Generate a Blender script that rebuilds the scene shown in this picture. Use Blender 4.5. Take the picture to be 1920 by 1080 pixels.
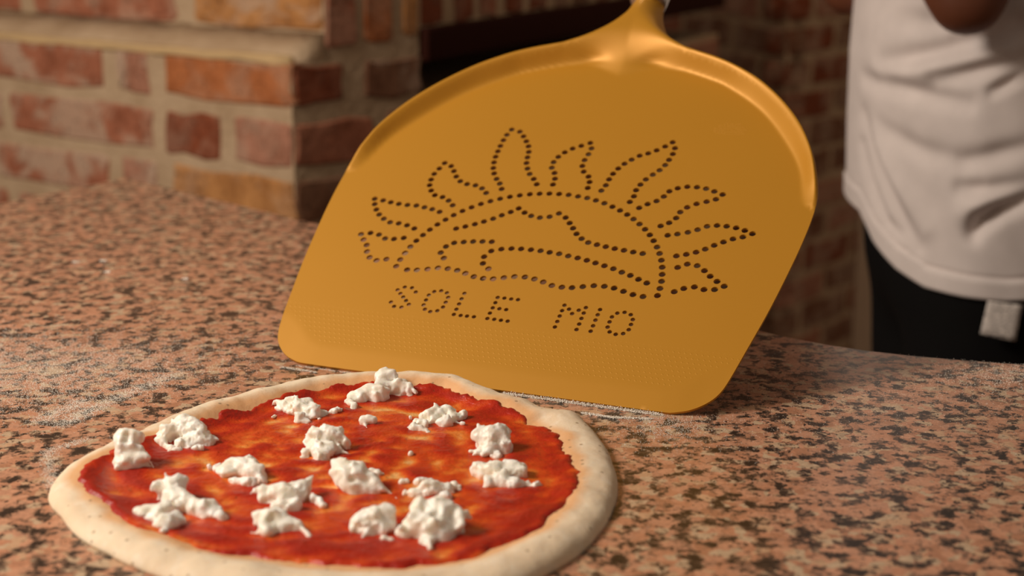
import bpy, bmesh, math, random
import numpy as np
from mathutils import Vector, Matrix, noise
from mathutils.geometry import delaunay_2d_cdt

for o in list(bpy.data.objects):
    bpy.data.objects.remove(o)
scene = bpy.context.scene
COL = scene.collection
R = math.radians
ZC = 0.92                                    # height of the granite counter

# ---------------------------------------------------------------- camera
cam = bpy.data.cameras.new('camera'); cam_o = bpy.data.objects.new('camera', cam); COL.objects.link(cam_o)
cam.sensor_width = 36; cam.lens = 56.25; cam.clip_start = 0.02
cam_o.location = (0, 0, ZC + .29); cam_o.rotation_euler = (R(90 - 14.337), 0, 0)
cam.dof.use_dof = True; cam.dof.focus_distance = .90; cam.dof.aperture_fstop = 6.6
scene.camera = cam_o

# ---------------------------------------------------------------- world, lamps, exposure
world = bpy.data.worlds.new('room_air'); scene.world = world; world.use_nodes = True
bg = world.node_tree.nodes['Background']; bg.inputs[0].default_value = (1, .80, .62, 1); bg.inputs[1].default_value = .20
def area_lamp(name, loc, target, size, power, col):
    d = bpy.data.lights.new(name, 'AREA'); d.shape = 'DISK'; d.size = size; d.energy = power; d.color = col
    o = bpy.data.objects.new(name, d); COL.objects.link(o); o.location = loc
    o.rotation_euler = (Vector(target) - Vector(loc)).to_track_quat('-Z', 'Y').to_euler()
    return o
area_lamp('key_lamp', (-1.30, .74, ZC + 1.10), (-.05, .82, ZC), .50, 27, (1, .90, .78))
area_lamp('room_lamp', (-1.9, -.1, ZC + 1.4), (.1, 1.6, ZC - .1), 1.0, 15, (1, .76, .54))
area_lamp('far_pier_fill', (.62, 2.35, ZC + 1.30), (.70, 3.2, ZC - .2), .35, 3.2, (1, .72, .48))  # unseen fill light, added to brighten the far pier and plaster
vs = scene.view_settings
vs.view_transform = 'Standard'; vs.look = 'None'; vs.exposure = -.06; vs.gamma = 1; vs.use_curve_mapping = False

# ---------------------------------------------------------------- helpers
def link(o, parent=None):
    COL.objects.link(o)
    if parent is not None: o.parent = parent
    return o
def mesh(name, verts, faces, mat=None, parent=None, smooth=True):
    me = bpy.data.meshes.new(name)
    me.from_pydata([tuple(map(float, v)) for v in verts], [], [tuple(map(int, f)) for f in faces])
    if smooth: me.polygons.foreach_set('use_smooth', [True] * len(me.polygons))
    me.update()
    if mat: me.materials.append(mat)
    return link(bpy.data.objects.new(name, me), parent)
def tag(o, label, cat, group=None):
    o['label'] = label; o['category'] = cat
    if group: o['group'] = group
    return o
def structure(o, label=None):
    o['kind'] = 'structure'
    if label: o['label'] = label
    return o
def empty(name, loc=(0, 0, 0)):
    o = bpy.data.objects.new(name, None); o.location = loc; o.empty_display_size = .05
    return link(o)
def fix_normals(o):
    bm = bmesh.new(); bm.from_mesh(o.data); bmesh.ops.recalc_face_normals(bm, faces=bm.faces); bm.to_mesh(o.data); bm.free()
def srgb(r, g, b):
    f = lambda c: (c / 255 / 12.92) if c / 255 <= .04045 else ((c / 255 + .055) / 1.055) ** 2.4
    return (f(r), f(g), f(b), 1)
def box_data(x0, x1, y0, y1, z0, z1):
    v = [(x, y, z) for x in (x0, x1) for y in (y0, y1) for z in (z0, z1)]
    return v, [(0, 1, 3, 2), (4, 6, 7, 5), (0, 4, 5, 1), (2, 3, 7, 6), (0, 2, 6, 4), (1, 5, 7, 3)]
def prism(name, pts, z0, z1, mat, parent=None, bevel=0):
    n = len(pts); v = [(x, y, z0) for x, y in pts] + [(x, y, z1) for x, y in pts]
    f = [tuple(range(n - 1, -1, -1)), tuple(range(n, 2 * n))] + [(i, (i + 1) % n, n + (i + 1) % n, n + i) for i in range(n)]
    o = mesh(name, v, f, mat, parent, False); fix_normals(o)
    if bevel:
        m = o.modifiers.new('bevel', 'BEVEL'); m.width = bevel; m.segments = 4; m.limit_method = 'ANGLE'; m.angle_limit = R(50)
        for p in o.data.polygons: p.use_smooth = True
    return o
class Mat:
    def __init__(s, name, rough=.6, metal=0, color=None, spec=None):
        s.m = bpy.data.materials.new(name); s.m.use_nodes = True; s.t = s.m.node_tree; s.b = s.t.nodes['Principled BSDF']
        s.set('Roughness', rough); s.set('Metallic', metal)
        if color: s.set('Base Color', color)
        if spec is not None: s.set('Specular IOR Level', spec)
    def set(s, k, v): s.b.inputs[k].default_value = v
    def n(s, typ, ins=None, **kw):
        x = s.t.nodes.new(typ)
        for k, v in kw.items(): setattr(x, k, v)
        for k, v in (ins or {}).items():
            if isinstance(v, bpy.types.NodeSocket): s.t.links.new(v, x.inputs[k])
            else: x.inputs[k].default_value = v
        return x
    def l(s, a, b): s.t.links.new(a, s.b.inputs[b] if isinstance(b, str) else b)
    def coord(s, kind='Object'): return s.n('ShaderNodeTexCoord').outputs[kind]
    def noise(s, vec, scale, detail=3, rough=.55, dist=0):
        return s.n('ShaderNodeTexNoise', {'Vector': vec, 'Scale': scale, 'Detail': detail, 'Roughness': rough, 'Distortion': dist})
    def ramp(s, fac, stops, interp='LINEAR'):
        x = s.n('ShaderNodeValToRGB', {'Fac': fac}); cr = x.color_ramp; cr.interpolation = interp
        while len(cr.elements) < len(stops): cr.elements.new(.5)
        for e, (p, c) in zip(cr.elements, stops):
            e.position = p; e.color = c if len(c) == 4 else (*c, 1)
        return x.outputs['Color']
    def mix(s, fac, a, b, blend='MIX'):
        x = s.n('ShaderNodeMix', data_type='RGBA', blend_type=blend)
        for k, v in ((0, fac), (6, a), (7, b)):
            if isinstance(v, bpy.types.NodeSocket): s.t.links.new(v, x.inputs[k])
            else: x.inputs[k].default_value = v
        return x.outputs[2]
    def math(s, op, a, b=0, c=0):
        x = s.n('ShaderNodeMath', operation=op)
        for k, v in ((0, a), (1, b), (2, c)):
            if isinstance(v, bpy.types.NodeSocket): s.t.links.new(v, x.inputs[k])
            else: x.inputs[k].default_value = v
        return x.outputs[0]
    def bump(s, h, strength=.5, dist=.001):
        x = s.n('ShaderNodeBump', {'Height': h, 'Strength': strength, 'Distance': dist}); s.l(x.outputs[0], 'Normal')
BW = lambda a: (a, a, a, 1)

# ---- numpy noise and surface nets (for curds, clothing and the body)
def vnoise(P, freq, seed):
    rs = np.random.RandomState(seed); L = rs.rand(32, 32, 32)
    Q = P * freq; i = np.floor(Q).astype(int); t = Q - i; t = t * t * (3 - 2 * t); i0 = i % 32; i1 = (i + 1) % 32
    g = lambda a, b, c: L[a[..., 0], b[..., 1], c[..., 2]]
    tx, ty, tz = t[..., 0], t[..., 1], t[..., 2]
    c00 = g(i0, i0, i0) * (1 - tx) + g(i1, i0, i0) * tx; c10 = g(i0, i1, i0) * (1 - tx) + g(i1, i1, i0) * tx
    c01 = g(i0, i0, i1) * (1 - tx) + g(i1, i0, i1) * tx; c11 = g(i0, i1, i1) * (1 - tx) + g(i1, i1, i1) * tx
    return ((c00 * (1 - ty) + c10 * ty) * (1 - tz) + (c01 * (1 - ty) + c11 * ty) * tz) * 2 - 1
def grid(lo, hi, h):
    ax = [np.arange(lo[k] - 2 * h, hi[k] + 3 * h, h) for k in range(3)]
    return np.stack(np.meshgrid(*ax, indexing='ij'), -1)
def surface_net(P, F):
    inside = F < 0
    nx, ny, nz = F.shape
    cnt = np.zeros((nx - 1, ny - 1, nz - 1)); acc = np.zeros((nx - 1, ny - 1, nz - 1, 3))
    corners = [(a, b, c) for a in (0, 1) for b in (0, 1) for c in (0, 1)]
    sl = lambda c: tuple(slice(c[k], F.shape[k] - 1 + c[k]) for k in range(3))
    for a in corners:
        for k in range(3):
            if a[k]: continue
            b = list(a); b[k] = 1
            fa, fb = F[sl(a)], F[sl(b)]; m = (fa < 0) != (fb < 0)
            t = np.where(m, fa / np.where(m, fa - fb, 1), 0)[..., None]
            acc += np.where(m[..., None], P[sl(a)] * (1 - t) + P[sl(b)] * t, 0); cnt += m
    act = cnt > 0; idx = -np.ones(act.shape, int); idx[act] = np.arange(act.sum())
    V = acc[act] / cnt[act][:, None]; faces = []
    for k in range(3):
        u, w = (k + 1) % 3, (k + 2) % 3
        s0 = [slice(1, -1)] * 3; s0[k] = slice(0, -1); s1 = list(s0); s1[k] = slice(1, None)
        A = inside[tuple(s0)]; B = inside[tuple(s1)]; m = np.argwhere(A != B)
        if not len(m): continue
        fl = A[tuple(m.T)]; base = m + 1; base[:, k] -= 1
        q = []
        for du, dw in ((0, 0), (1, 0), (1, 1), (0, 1)):
            c = base.copy(); c[:, u] -= 1 - du; c[:, w] -= 1 - dw; q.append(idx[tuple(c.T)])
        q = np.stack(q, 1); q[~fl] = q[~fl][:, ::-1]; faces.append(q[(q >= 0).all(1)])
    return V, np.concatenate(faces)
def smin(a, b, k):
    h = np.clip(.5 + .5 * (b - a) / k, 0, 1); return b * (1 - h) + a * h - k * h * (1 - h)
def cone(P, a, b, ra, rb):
    a = np.array(a); b = np.array(b); d = b - a; t = np.clip(((P - a) @ d) / max(1e-12, d @ d), 0, 1)
    return np.linalg.norm(P - a - t[..., None] * d, axis=-1) - (ra + (rb - ra) * t)
def ellipsoid(P, c, r):
    q = (P - np.array(c)) / np.array(r); k = np.linalg.norm(q, axis=-1); return (k - 1) * min(r)
def catmull(pts, n=8, closed=True):
    pts = [np.array(p, float) for p in pts]; N = len(pts); out = []
    for i in range(N if closed else N - 1):
        g = lambda j: pts[j % N] if closed else pts[min(max(j, 0), N - 1)]
        p0, p1, p2, p3 = g(i - 1), g(i), g(i + 1), g(i + 2)
        for s in range(n):
            t = s / n
            out.append(.5 * (2 * p1 + (p2 - p0) * t + (2 * p0 - 5 * p1 + 4 * p2 - p3) * t * t + (3 * p1 - p0 - 3 * p2 + p3) * t ** 3))
    if not closed: out.append(pts[-1])
    return np.array(out)
def poly_dist(P, line, closed=False):
    L = np.array(line); A = L if closed else L[:-1]; B = np.roll(L, -1, 0) if closed else L[1:]
    best = np.full(len(P), 1e9)
    for a, b in zip(A, B):
        d = b - a; t = np.clip(((P - a) @ d) / max(1e-12, d @ d), 0, 1)
        best = np.minimum(best, np.hypot(*(P - a - t[:, None] * d).T))
    return best
def in_poly(P, poly):
    c = np.zeros(len(P), bool); q = np.array(poly); j = len(q) - 1
    for i in range(len(q)):
        xi, yi = q[i]; xj, yj = q[j]
        m = ((yi > P[:, 1]) != (yj > P[:, 1]))
        c ^= m & (P[:, 0] < (xj - xi) * (P[:, 1] - yi) / (yj - yi + 1e-15) + xi); j = i
    return c

# ---------------------------------------------------------------- measured shapes (mm): holes of the peel, curds, shirt folds
BIG_HOLES = [(-89.1,87),(-88.8,93.1),(-87.9,99.2),(-86.6,105.2),(-84.7,111),(-82.2,116.6),(-79.4,122),(-76.1,127.3),(-72.2,132.3),(-68.2,137.1),(-63.6,141.6),(-58.6,145.7),(-53.3,149.5),(-47.7,152.8),(-41.9,155.8),(-35.8,158.4),(-29.5,160.5),(-23,162.3),(-16.5,163.5),(-9.9,164.4),(-3.2,164.8),(3.5,164.7),(10.3,164),(16.9,163.2),(23.4,161.7),(29.8,159.8),(36.1,157.3),(42.1,154.5),(47.9,151.4),(53.2,147.9),(58.4,144),(63.3,139.9),(67.8,135.4),(71.7,130.7),(75.4,125.6),(78.6,120.4),(81.4,114.9),(83.6,109.2),(85.3,103.3),(86.6,97.6),(87.3,91.7),(87.5,85.8),(-126,111.9),(-119.8,113.9),(-113.1,113.1),(-107.3,110.2),(-100.9,110.6),(-94.5,112.4),(-122,107.3),(-117.7,102.8),(-114.9,97.1),(-110.8,92.2),(-104.8,90.2),(-98.5,92.2),(-130.7,145.6),(-123.9,144.8),(-117.6,143.7),(-111.2,142.9),(-104.6,142.6),(-98,142.8),(-91.6,141.8),(-85.4,140.7),(-79.2,138.9),(-128.5,140.7),(-125.1,135.8),(-121,131.4),(-116,127.9),(-110.1,125.2),(-103.6,125),(-97,124),(-90.7,121.7),(-94.3,185.4),(-88.4,182.9),(-84.5,178.3),(-80.7,173.3),(-76.1,169.1),(-70.2,166.9),(-63.8,166.4),(-58.1,164),(-53.6,160.1),(-96,179.7),(-97.6,174.1),(-97.6,168.4),(-96.5,163),(-93.3,158),(-88.9,154),(-82.7,152.8),(-77.1,150),(-72.5,146),(-58.5,223.4),(-51.8,221.8),(-47.5,217.4),(-43.7,212.7),(-40.4,207.9),(-38.2,202.4),(-37.2,197),(-35.9,191.5),(-33.3,186.2),(-29.9,181.2),(-25.4,176.8),(-21.6,172.1),(-60,217.8),(-60.5,212.2),(-60.6,206.3),(-60.4,200.8),(-60,195.3),(-59.1,189.7),(-57.5,184.2),(-55,179.1),(-51.3,174.1),(-47.4,169.9),(-44.2,165),(1.8,215.4),(-3.5,212),(-8.6,208.7),(-12.8,204.5),(-15.8,199.7),(-17.3,194.3),(-16.7,188.8),(-13.1,184),(-10.9,178.6),(-10.4,173.1),(4.4,210.2),(4.2,204.3),(3.4,198.4),(3.7,192.7),(6.4,187.4),(11.2,183.1),(13.6,178.1),(14.2,172.5),(57.7,221.5),(53.9,217),(49.3,212.7),(44.5,209.2),(39.4,206.4),(35.2,202.1),(31.6,197.7),(28.8,192.8),(26.9,187.5),(25.9,182),(25.5,176.3),(24.1,171),(60.9,216),(61.1,210.3),(60.2,204.5),(59.1,199.3),(56.8,194.1),(53.6,189.5),(50.3,184.6),(48.2,179.4),(46.9,174),(47.2,168.3),(46.1,162.9),(103.7,176.3),(97.7,178.5),(91.8,180.4),(85.6,181.1),(79.3,180.8),(73.5,178.8),(68.9,175.4),(66.7,170.3),(63.2,165.7),(58.2,162.3),(53.8,158.3),(100.6,171.6),(95.3,168.8),(89.5,166.1),(84.4,162.3),(81.2,157.6),(80.1,152.1),(76.9,147.4),(72.3,144),(131,144.3),(125.7,146.5),(119.8,148.1),(113.6,148.8),(107.5,148.7),(101.5,147.2),(96.4,143.6),(91,140.6),(84.9,138.3),(79.1,136.5),(125.9,140.8),(120.3,138.4),(115.2,135.1),(110.3,131.6),(105.7,127.7),(100.8,124.4),(95.3,121.8),(89.6,119.7),(125.3,98.8),(120,102.1),(114.8,105.7),(110.1,109.8),(104.6,113.3),(98.2,113.8),(93.1,110.3),(120.3,95.4),(114,94.5),(107.7,95.8),(101.7,93.7),(96.7,90.3),(-61.7,125.2),(-56.1,127.8),(-50.4,130.7),(-45.1,133.8),(-39.8,137.1),(-35.1,140.9),(-30.1,144.6),(-25.9,148.5),(-20.5,145.1),(-15,142.7),(-8.6,141.8),(-2.4,143.4),(2.8,147.1),(8.5,143.9),(12.8,139.4),(16.6,135.1),(20.5,130.5),(25.2,126.7),(30.6,123.9),(36.8,122.8),(43,121.8),(49.2,120.9),(55.5,120.2),(61.8,119.5),(68.1,119),(-33,116.6),(-39.3,116),(-45.6,115.2),(-51.8,114),(-58,112.4),(-62.3,108.5),(-63.7,102.7),(-59.7,98.3),(-26.4,93.1),(-31.8,97.2),(-33.2,103),(-30.3,108.5),(-24.2,111),(-17.7,112.3),(-11.2,112.9),(-4.5,113),(2.1,112.9),(8.5,112.3),(15.1,111.9),(21.6,110.8),(28.2,109.9),(34.7,108.7),(40.9,107.2),(47.3,105.6),(53.7,103.9),(59.9,101.7),(66,99.8),(72,97.3),(78,95),(-80.4,85),(-73.7,85.7),(-66.8,87.4),(-60.2,89.3),(-53.4,89.6),(-46.5,89),(-40.1,87.2),(-33.5,85.2),(-26.8,84.6),(-20.1,85.1),(-13.5,87),(-7,88.8),(-0.1,89.4),(6.6,88.6),(13.1,86.9),(19.6,84.8),(26.4,84.3),(32.9,84.8),(39.4,86.6),(46,88.3),(52.7,88.7),(59.2,88.1),(65.8,86.3),(72.4,84.5),(79,83.8)]
LETTER_HOLES = [(-66.7,67.1),(-70.7,70.3),(-75.8,70.2),(-79.6,67.2),(-76.4,64.4),(-73.3,61.8),(-70.2,59.2),(-67,56.3),(-70.9,53.3),(-76.1,53.3),(-79.7,56.5),(-50.3,70.5),(-45.8,69.3),(-43.5,65.7),(-43.5,61.5),(-43.7,57.4),(-46.2,53.9),(-50.5,52.5),(-54.8,53.9),(-57.1,57.3),(-57.2,61.6),(-57,65.8),(-54.6,69.2),(-34.2,70.5),(-34.3,65.8),(-34.3,61.4),(-34.3,56.9),(-34.3,52.5),(-29.6,52.3),(-25.3,52.4),(-20.7,52.5),(2.2,70.3),(-2.3,70.2),(-6.9,70.3),(-11.4,70.2),(-11.3,65.8),(-11.4,61.4),(-11.6,56.9),(-11.6,52.4),(-7,52.4),(-2.5,52.3),(2,52.2),(-6.9,61.3),(-2.3,61.2),(33,52),(33,56.5),(33,61),(33,65.5),(33,70),(36.9,67.3),(40,64),(43.2,67.3),(46.9,70),(47,65.5),(47,61.1),(47.1,56.5),(46.9,52),(56.1,69.7),(56,65.4),(56,61),(56,56.4),(55.9,52),(71.7,69.7),(76,68.4),(78.4,64.8),(78.5,60.8),(78.4,56.6),(76,53.1),(71.7,51.9),(67.5,53.2),(65.1,56.7),(65,60.9),(65.2,65),(67.5,68.4)]
CURDS = [
 [(-194.6,758.1,18.4,4),(-189.8,758.4,18.9,3.5),(-192,754.9,13.7,5.1),(-193.6,751.3,8.5,4.5),(-188.2,752.6,10.3,4.5),(-184.2,752.6,10.3,2.9),(-196.3,746.5,6.1,1.6),(-182.2,752,9.4,1.1),(-180.5,750.9,7.8,0.8),(-179,749.8,6.3,0.5)],
 [(-180.3,789.3,7.9,4.2),(-181.3,783.4,6.5,2.5),(-176.3,777.6,6.2,1.9),(-172.3,796.1,10.5,5),(-167.5,792.5,9.1,6.4),(-162.1,785.9,7.3,4.7),(-169.6,781.4,6.9,3.6),(-157.7,784.4,6.7,3),(-161.6,775.4,6.5,2.5),(-171.1,775,6,1.4),(-153.3,785.7,6.5,1.1)],
 [(-150.5,749.7,7.4,1.6),(-145.4,746.3,6.7,2.4),(-140.8,742.5,6.8,3.4),(-135.9,745.1,7.2,4.5),(-130.6,744.6,7.4,5),(-125.7,738.8,7.1,4.2),(-127.9,727.9,6.6,2.8),(-122.1,731.9,6.4,2.3),(-135.2,732.7,6.1,1.6)],
 [(-161.2,708.9,13.2,3.8),(-165.9,707.5,12.7,2.8),(-156.8,710,13.5,2.8),(-168.2,704.9,11.8,1.5),(-158.4,700.9,10.5,4.2),(-152.7,697.2,9.3,4.2),(-147.1,693.5,8.1,3.7),(-141.8,691.7,7.5,4.2),(-137.8,689.8,7,3.7),(-133.3,685,6.3,2.2),(-161.2,689.6,7.1,4.2),(-168.4,688.8,6.9,3.7),(-171.4,688,6.4,2.5),(-163,681,6.7,3.2),(-156.6,673.9,7.1,4.1),(-153.2,680.6,6.9,3.6),(-155.3,667.2,6,1.4)],
 [(-114.6,707.8,8.2,4.3),(-108.3,707.8,8.2,5.3),(-102.1,709,8.8,4.3),(-98.8,712.6,10.6,2.3),(-97.7,715.1,11.9,1.5),(-96.7,717.2,12.9,1),(-95.7,719.3,14,0.6),(-93,706,7.3,2),(-88.6,700.3,6.2,1.7),(-102,697.7,6.9,3.7),(-107.8,694.9,6.7,3.2),(-119.3,710.8,9.7,0.9),(-121.7,709.9,9.3,0.8),(-124,708.7,8.7,0.6)],
 [(-113.8,677.4,8.2,3.6),(-107.6,676.3,7.9,5.1),(-101.2,673.8,7.1,4.1),(-110.1,668.9,6.9,3.6),(-114.6,667,6.1,1.7),(-97.3,671.3,6.4,2.2),(-94.8,670.6,6.2,1.4),(-92.4,668.6,6,1.2),(-90.4,664.4,6,1.2),(-89.1,659.3,5.9,0.9)],
 [(-82.9,731.8,14.2,3.1),(-81.2,727.4,11.4,5.4),(-75.9,725.2,10.1,5.9),(-69.3,723,8.7,4.4),(-65.3,720.8,7.4,3.3),(-75.5,720.6,7.3,4.4),(-61.4,719.2,6.4,1.5),(-58.8,718.4,5.9,0.9),(-56.5,715.4,5.7,0.6),(-54.9,710.8,5.7,0.5)],
 [(-69.4,744,6.2,1.8),(-66.3,742.1,6.1,1.6),(-63.7,742.1,5.8,0.8)],
 [(-106.7,780.2,11.1,1.4),(-101.8,780.9,11.5,4.1),(-95.8,781.5,11.8,4.7),(-89.4,780.2,11.1,3.6),(-85.5,777.3,9.5,1.9),(-101.1,773.7,7.7,3.6),(-95.3,770.8,7.3,4.6),(-97.3,764.7,6.7,3),(-105.5,769.1,6.4,2.4),(-90.1,773.1,7.3,2.2),(-86.7,772.1,6.8,1.2),(-84.2,771.1,6.3,1),(-81.8,768.8,5.7,0.5)],
 [(-131.8,844.9,6.2,1.8),(-126.9,841.3,6.7,3.2),(-120.8,840.2,7.4,5),(-114.3,835,7.6,5.6),(-109.3,830,7.2,4.4),(-115.6,822.4,6.7,3.2),(-111.5,819.6,6.2,1.7),(-103.7,832,6.5,2.6),(-104.2,823.8,6,1.2),(-98.2,835.3,6.3,2.1),(-94.7,838.4,6.2,1.8),(-128.3,830.3,5.8,0.9),(-130.6,826.2,5.7,0.6)],
 [(-73.4,875.6,12.3,4),(-69.5,876.5,12.6,3.4),(-74.4,869.4,10.1,4),(-81.4,861.7,7.5,5.1),(-86.5,857.7,7.2,4.5),(-75.9,861.1,7.7,5.7),(-90.9,850.6,6.4,2.4),(-87.9,843.9,6.2,1.8),(-63.3,870.8,10.6,3.3),(-58.3,867.9,9.6,2.4),(-66.8,868.9,9.9,3),(-53.6,865,8.6,1.2)],
 [(-80.4,817.1,8.6,1.7),(-77.6,817.6,9,2),(-74.6,816.8,8.4,1.7),(-78.8,814.2,6.2,1.1),(-77.6,810.5,5.7,0.6)],
 [(-52.7,810.3,6.4,2.3),(-48.7,814.9,6.6,2.9),(-44.8,822.3,7.1,3.8),(-40,825.9,8,4.3),(-35.4,826.9,8.2,3.8),(-31.8,821.8,6.9,3.5),(-26.7,825.9,8,2),(-35.9,816,6.8,3.4),(-26.4,815,5.9,1.1),(-54.1,822.8,7.2,1.4),(-45.4,806.1,6.1,1.4)],
 [(-17.3,779.9,13.5,3),(-13.2,778.3,12.1,4.7),(-6.9,778.8,12.5,4.7),(-4.1,774.9,9,3.6),(-10.9,773.9,8.2,4.6),(-15,770.1,6.7,3),(-8.1,767.6,6.4,2.4),(-21,772.1,6.5,1.1),(-19,767.9,6,1.4),(-1.1,777.6,11.5,1.4),(-17.1,782,15.4,1.4)],
 [(-17.6,742.3,8,2.9),(-14.4,740.7,7.5,3.4),(-9.2,739.9,7.2,4.5),(-2.6,740.7,7.5,4.5),(2.6,740.3,7.3,3.9),(5.3,742.8,8.1,2.1),(-5.2,730.4,7,3.9),(1.3,725.2,6.8,3.3),(-11.6,727.9,6.6,2.8),(6.7,727,6.1,1.5),(10.3,725.2,6,1.3),(13.2,727.5,5.9,1),(-16.1,746.8,9.3,1.3)],
 [(-51.4,769.4,6.1,1.5)],
 [(-50.9,715.5,6,1.3),(-46.3,715.2,6.4,2.3),(-40.8,717.4,6.9,3.6),(-35.8,718.3,6.8,3.3),(-30.7,719.5,6.6,2.8),(-27,724.7,6.2,1.8),(-25.1,720.6,5.9,1),(-31.7,711.8,6.4,2.3),(-45.4,729.9,6.1,1.6),(-38.9,729.6,6.2,1.8)],
 [(-53.7,730.1,6,1.3),(-51.1,730.8,6,1.3)],
 [(-41,675.5,14.7,4.1),(-33.7,675.5,14.7,5.1),(-27.6,672.9,13.2,4.1),(-23.9,670,11.5,2.6),(-20.4,672.9,13.2,1.4),(-43,667.7,10.2,4.5),(-35.8,666.3,9.5,6),(-29.7,663.2,7.7,3.6),(-37.7,657.4,6.7,3.1),(-36.2,651.3,6,1.4),(-48.7,664,8.2,2.1),(-50.9,664.8,8.6,1.4),(-22.9,666.3,9.5,1.4),(-26.2,665.8,9.2,2.6)],
 [(-70.7,670.4,8.6,2.6),(-67.2,671.4,9.4,3.6),(-62.5,673,10.8,4.1),(-56.6,674.6,12.2,3.6),(-54.8,676.7,13.9,1.7),(-58.7,670.4,8.6,3.1),(-64.6,668.3,6.8,2.6),(-66.5,662.6,6,1.2),(-54,671.4,9.4,1.7)],
 [(-56.9,661.2,6,1.4),(-53.7,660.1,6,1.2)]]
FOLDS = [(-9,9,[(254.994,1.084),(243.146,1.068),(232.362,1.057),(215.723,1.044),(205.3,1.038)]),
 (-8,7,[(260.261,1.052),(249.081,1.045),(238.527,1.037),(229.115,1.031)]),
 (-7,5,[(260.624,1.039),(253.889,1.029),(249.342,1.022)]),
 (-6,8,[(192.514,1.019),(214.04,1.018),(227.576,1.013),(241.091,1.009)]),
 (-5,8,[(190.972,0.983),(199.413,0.946),(207.687,0.919),(215.16,0.892),(223.553,0.868)]),
 (-5,6,[(189.983,0.953),(195.984,0.918),(205.856,0.883),(213.651,0.874)]),
 (-12,7,[(264.921,0.924),(254.44,0.912),(247.921,0.9),(245.706,0.888)]),
 (-7,7,[(264.492,0.938),(250.377,0.93),(240.375,0.93)]),
 (-6,8,[(263.481,0.972),(251.276,0.963),(240.663,0.955)]),
 (-5,9,[(204.372,0.975),(224.802,0.96),(240.663,0.955)]),
 (6,10,[(202.412,1.032),(222.7,1.038),(238.274,1.047),(252.248,1.057)]),
 (5,9,[(201.379,0.968),(211.463,0.931),(226.743,0.886)]),
 (6,9,[(241.894,0.907),(250.603,0.922),(263.732,0.933)]),
 (-6,10,[(214.663,1.081),(225.788,1.08),(231.891,1.075)])]

# ================================================================= materials
def m_granite():
    m = Mat('pink_granite', .22, spec=.5); c = m.coord()
    add = lambda p, q: m.n('ShaderNodeVectorMath', {0: p, 1: q}, operation='ADD').outputs[0]
    scl = lambda p, k: m.n('ShaderNodeVectorMath', {0: p, 'Scale': k}, operation='SCALE').outputs[0]
    v = add(c, scl(m.noise(c, 150, 4, .7).outputs['Color'], .0065))
    vo = m.n('ShaderNodeTexVoronoi', {'Vector': v, 'Scale': 165}); sep = m.n('ShaderNodeSeparateColor', {0: vo.outputs['Color']})
    base = m.ramp(sep.outputs[0], [(0, (.58, .255, .145)), (.22, (.66, .32, .195)), (.45, (.58, .28, .175)), (.62, (.46, .20, .11)), (.74, (.64, .40, .24)), (.87, (.62, .47, .31))], 'CONSTANT')
    base = m.mix(m.math('MULTIPLY', m.noise(c, 70, 5, .7).outputs[0], .45), base, (.60, .33, .20, 1))
    base = m.mix(1, base, m.ramp(m.noise(v, 420, 3, .7).outputs[0], [(.30, BW(.68)), (.6, BW(1))]), 'MULTIPLY')
    n1 = m.noise(v, 92, 6, .68).outputs[0]; jit = m.math('MULTIPLY', sep.outputs[1], .10)
    pat = m.math('ADD', n1, jit)
    brown = m.ramp(pat, [(.54, BW(0)), (.60, BW(1))])
    fine = m.noise(v, 300, 3, .7).outputs[0]
    base = m.mix(brown, base, m.ramp(fine, [(.32, (.045, .026, .018)), (.50, (.17, .10, .066)), (.66, (.38, .235, .155))]))
    blk = m.ramp(m.math('ADD', m.math('MULTIPLY', fine, .35), m.math('MULTIPLY', pat, .8)), [(.655, BW(0)), (.685, BW(1))])
    base = m.mix(blk, base, (.016, .012, .010, 1))
    spk = m.ramp(m.noise(v, 210, 2, .6).outputs[0], [(.64, BW(0)), (.665, BW(1))])
    m.l(m.mix(spk, base, (.030, .020, .015, 1)), 'Base Color')
    m.l(m.math('MULTIPLY_ADD', m.noise(c, 9, 3).outputs[0], .18, .22), 'Roughness')
    return m.m
def m_brick():
    m = Mat('old_brick', .9, spec=.2); c = m.coord(); oi = m.n('ShaderNodeObjectInfo')
    off = m.n('ShaderNodeVectorMath', {0: c, 1: m.n('ShaderNodeCombineXYZ', {0: m.math('MULTIPLY', oi.outputs['Random'], 37), 1: 3.1, 2: m.math('MULTIPLY', oi.outputs['Random'], 11)}).outputs[0]}, operation='ADD').outputs[0]
    n1 = m.noise(off, 30, 4, .6); base = m.mix(m.ramp(n1.outputs[0], [(.35, BW(0)), (.7, BW(1))]), m.mix(1, oi.outputs['Color'], (.62, .55, .5, 1), 'MULTIPLY'), oi.outputs['Color'])
    lime = m.ramp(m.noise(off, 17, 5, .62, .5).outputs[0], [(.43, BW(0)), (.57, BW(.85))])
    base = m.mix(m.math('MULTIPLY', lime, oi.outputs['Alpha']), base, (.47, .345, .25, 1))
    pit = m.ramp(m.noise(off, 140, 2).outputs[0], [(.30, BW(.35)), (.42, BW(1))])
    m.l(m.mix(1, base, pit, 'MULTIPLY'), 'Base Color'); m.bump(n1.outputs[0], .6, .004)
    return m.m
def m_mortar():
    m = Mat('lime_mortar', .95, spec=.15); c = m.coord(); n1 = m.noise(c, 14, 5, .6)
    m.l(m.ramp(n1.outputs[0], [(.3, (.37, .255, .155)), (.55, (.45, .325, .21)), (.75, (.51, .375, .25))]), 'Base Color')
    m.bump(m.noise(c, 90, 4).outputs[0], .7, .004); return m.m
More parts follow.
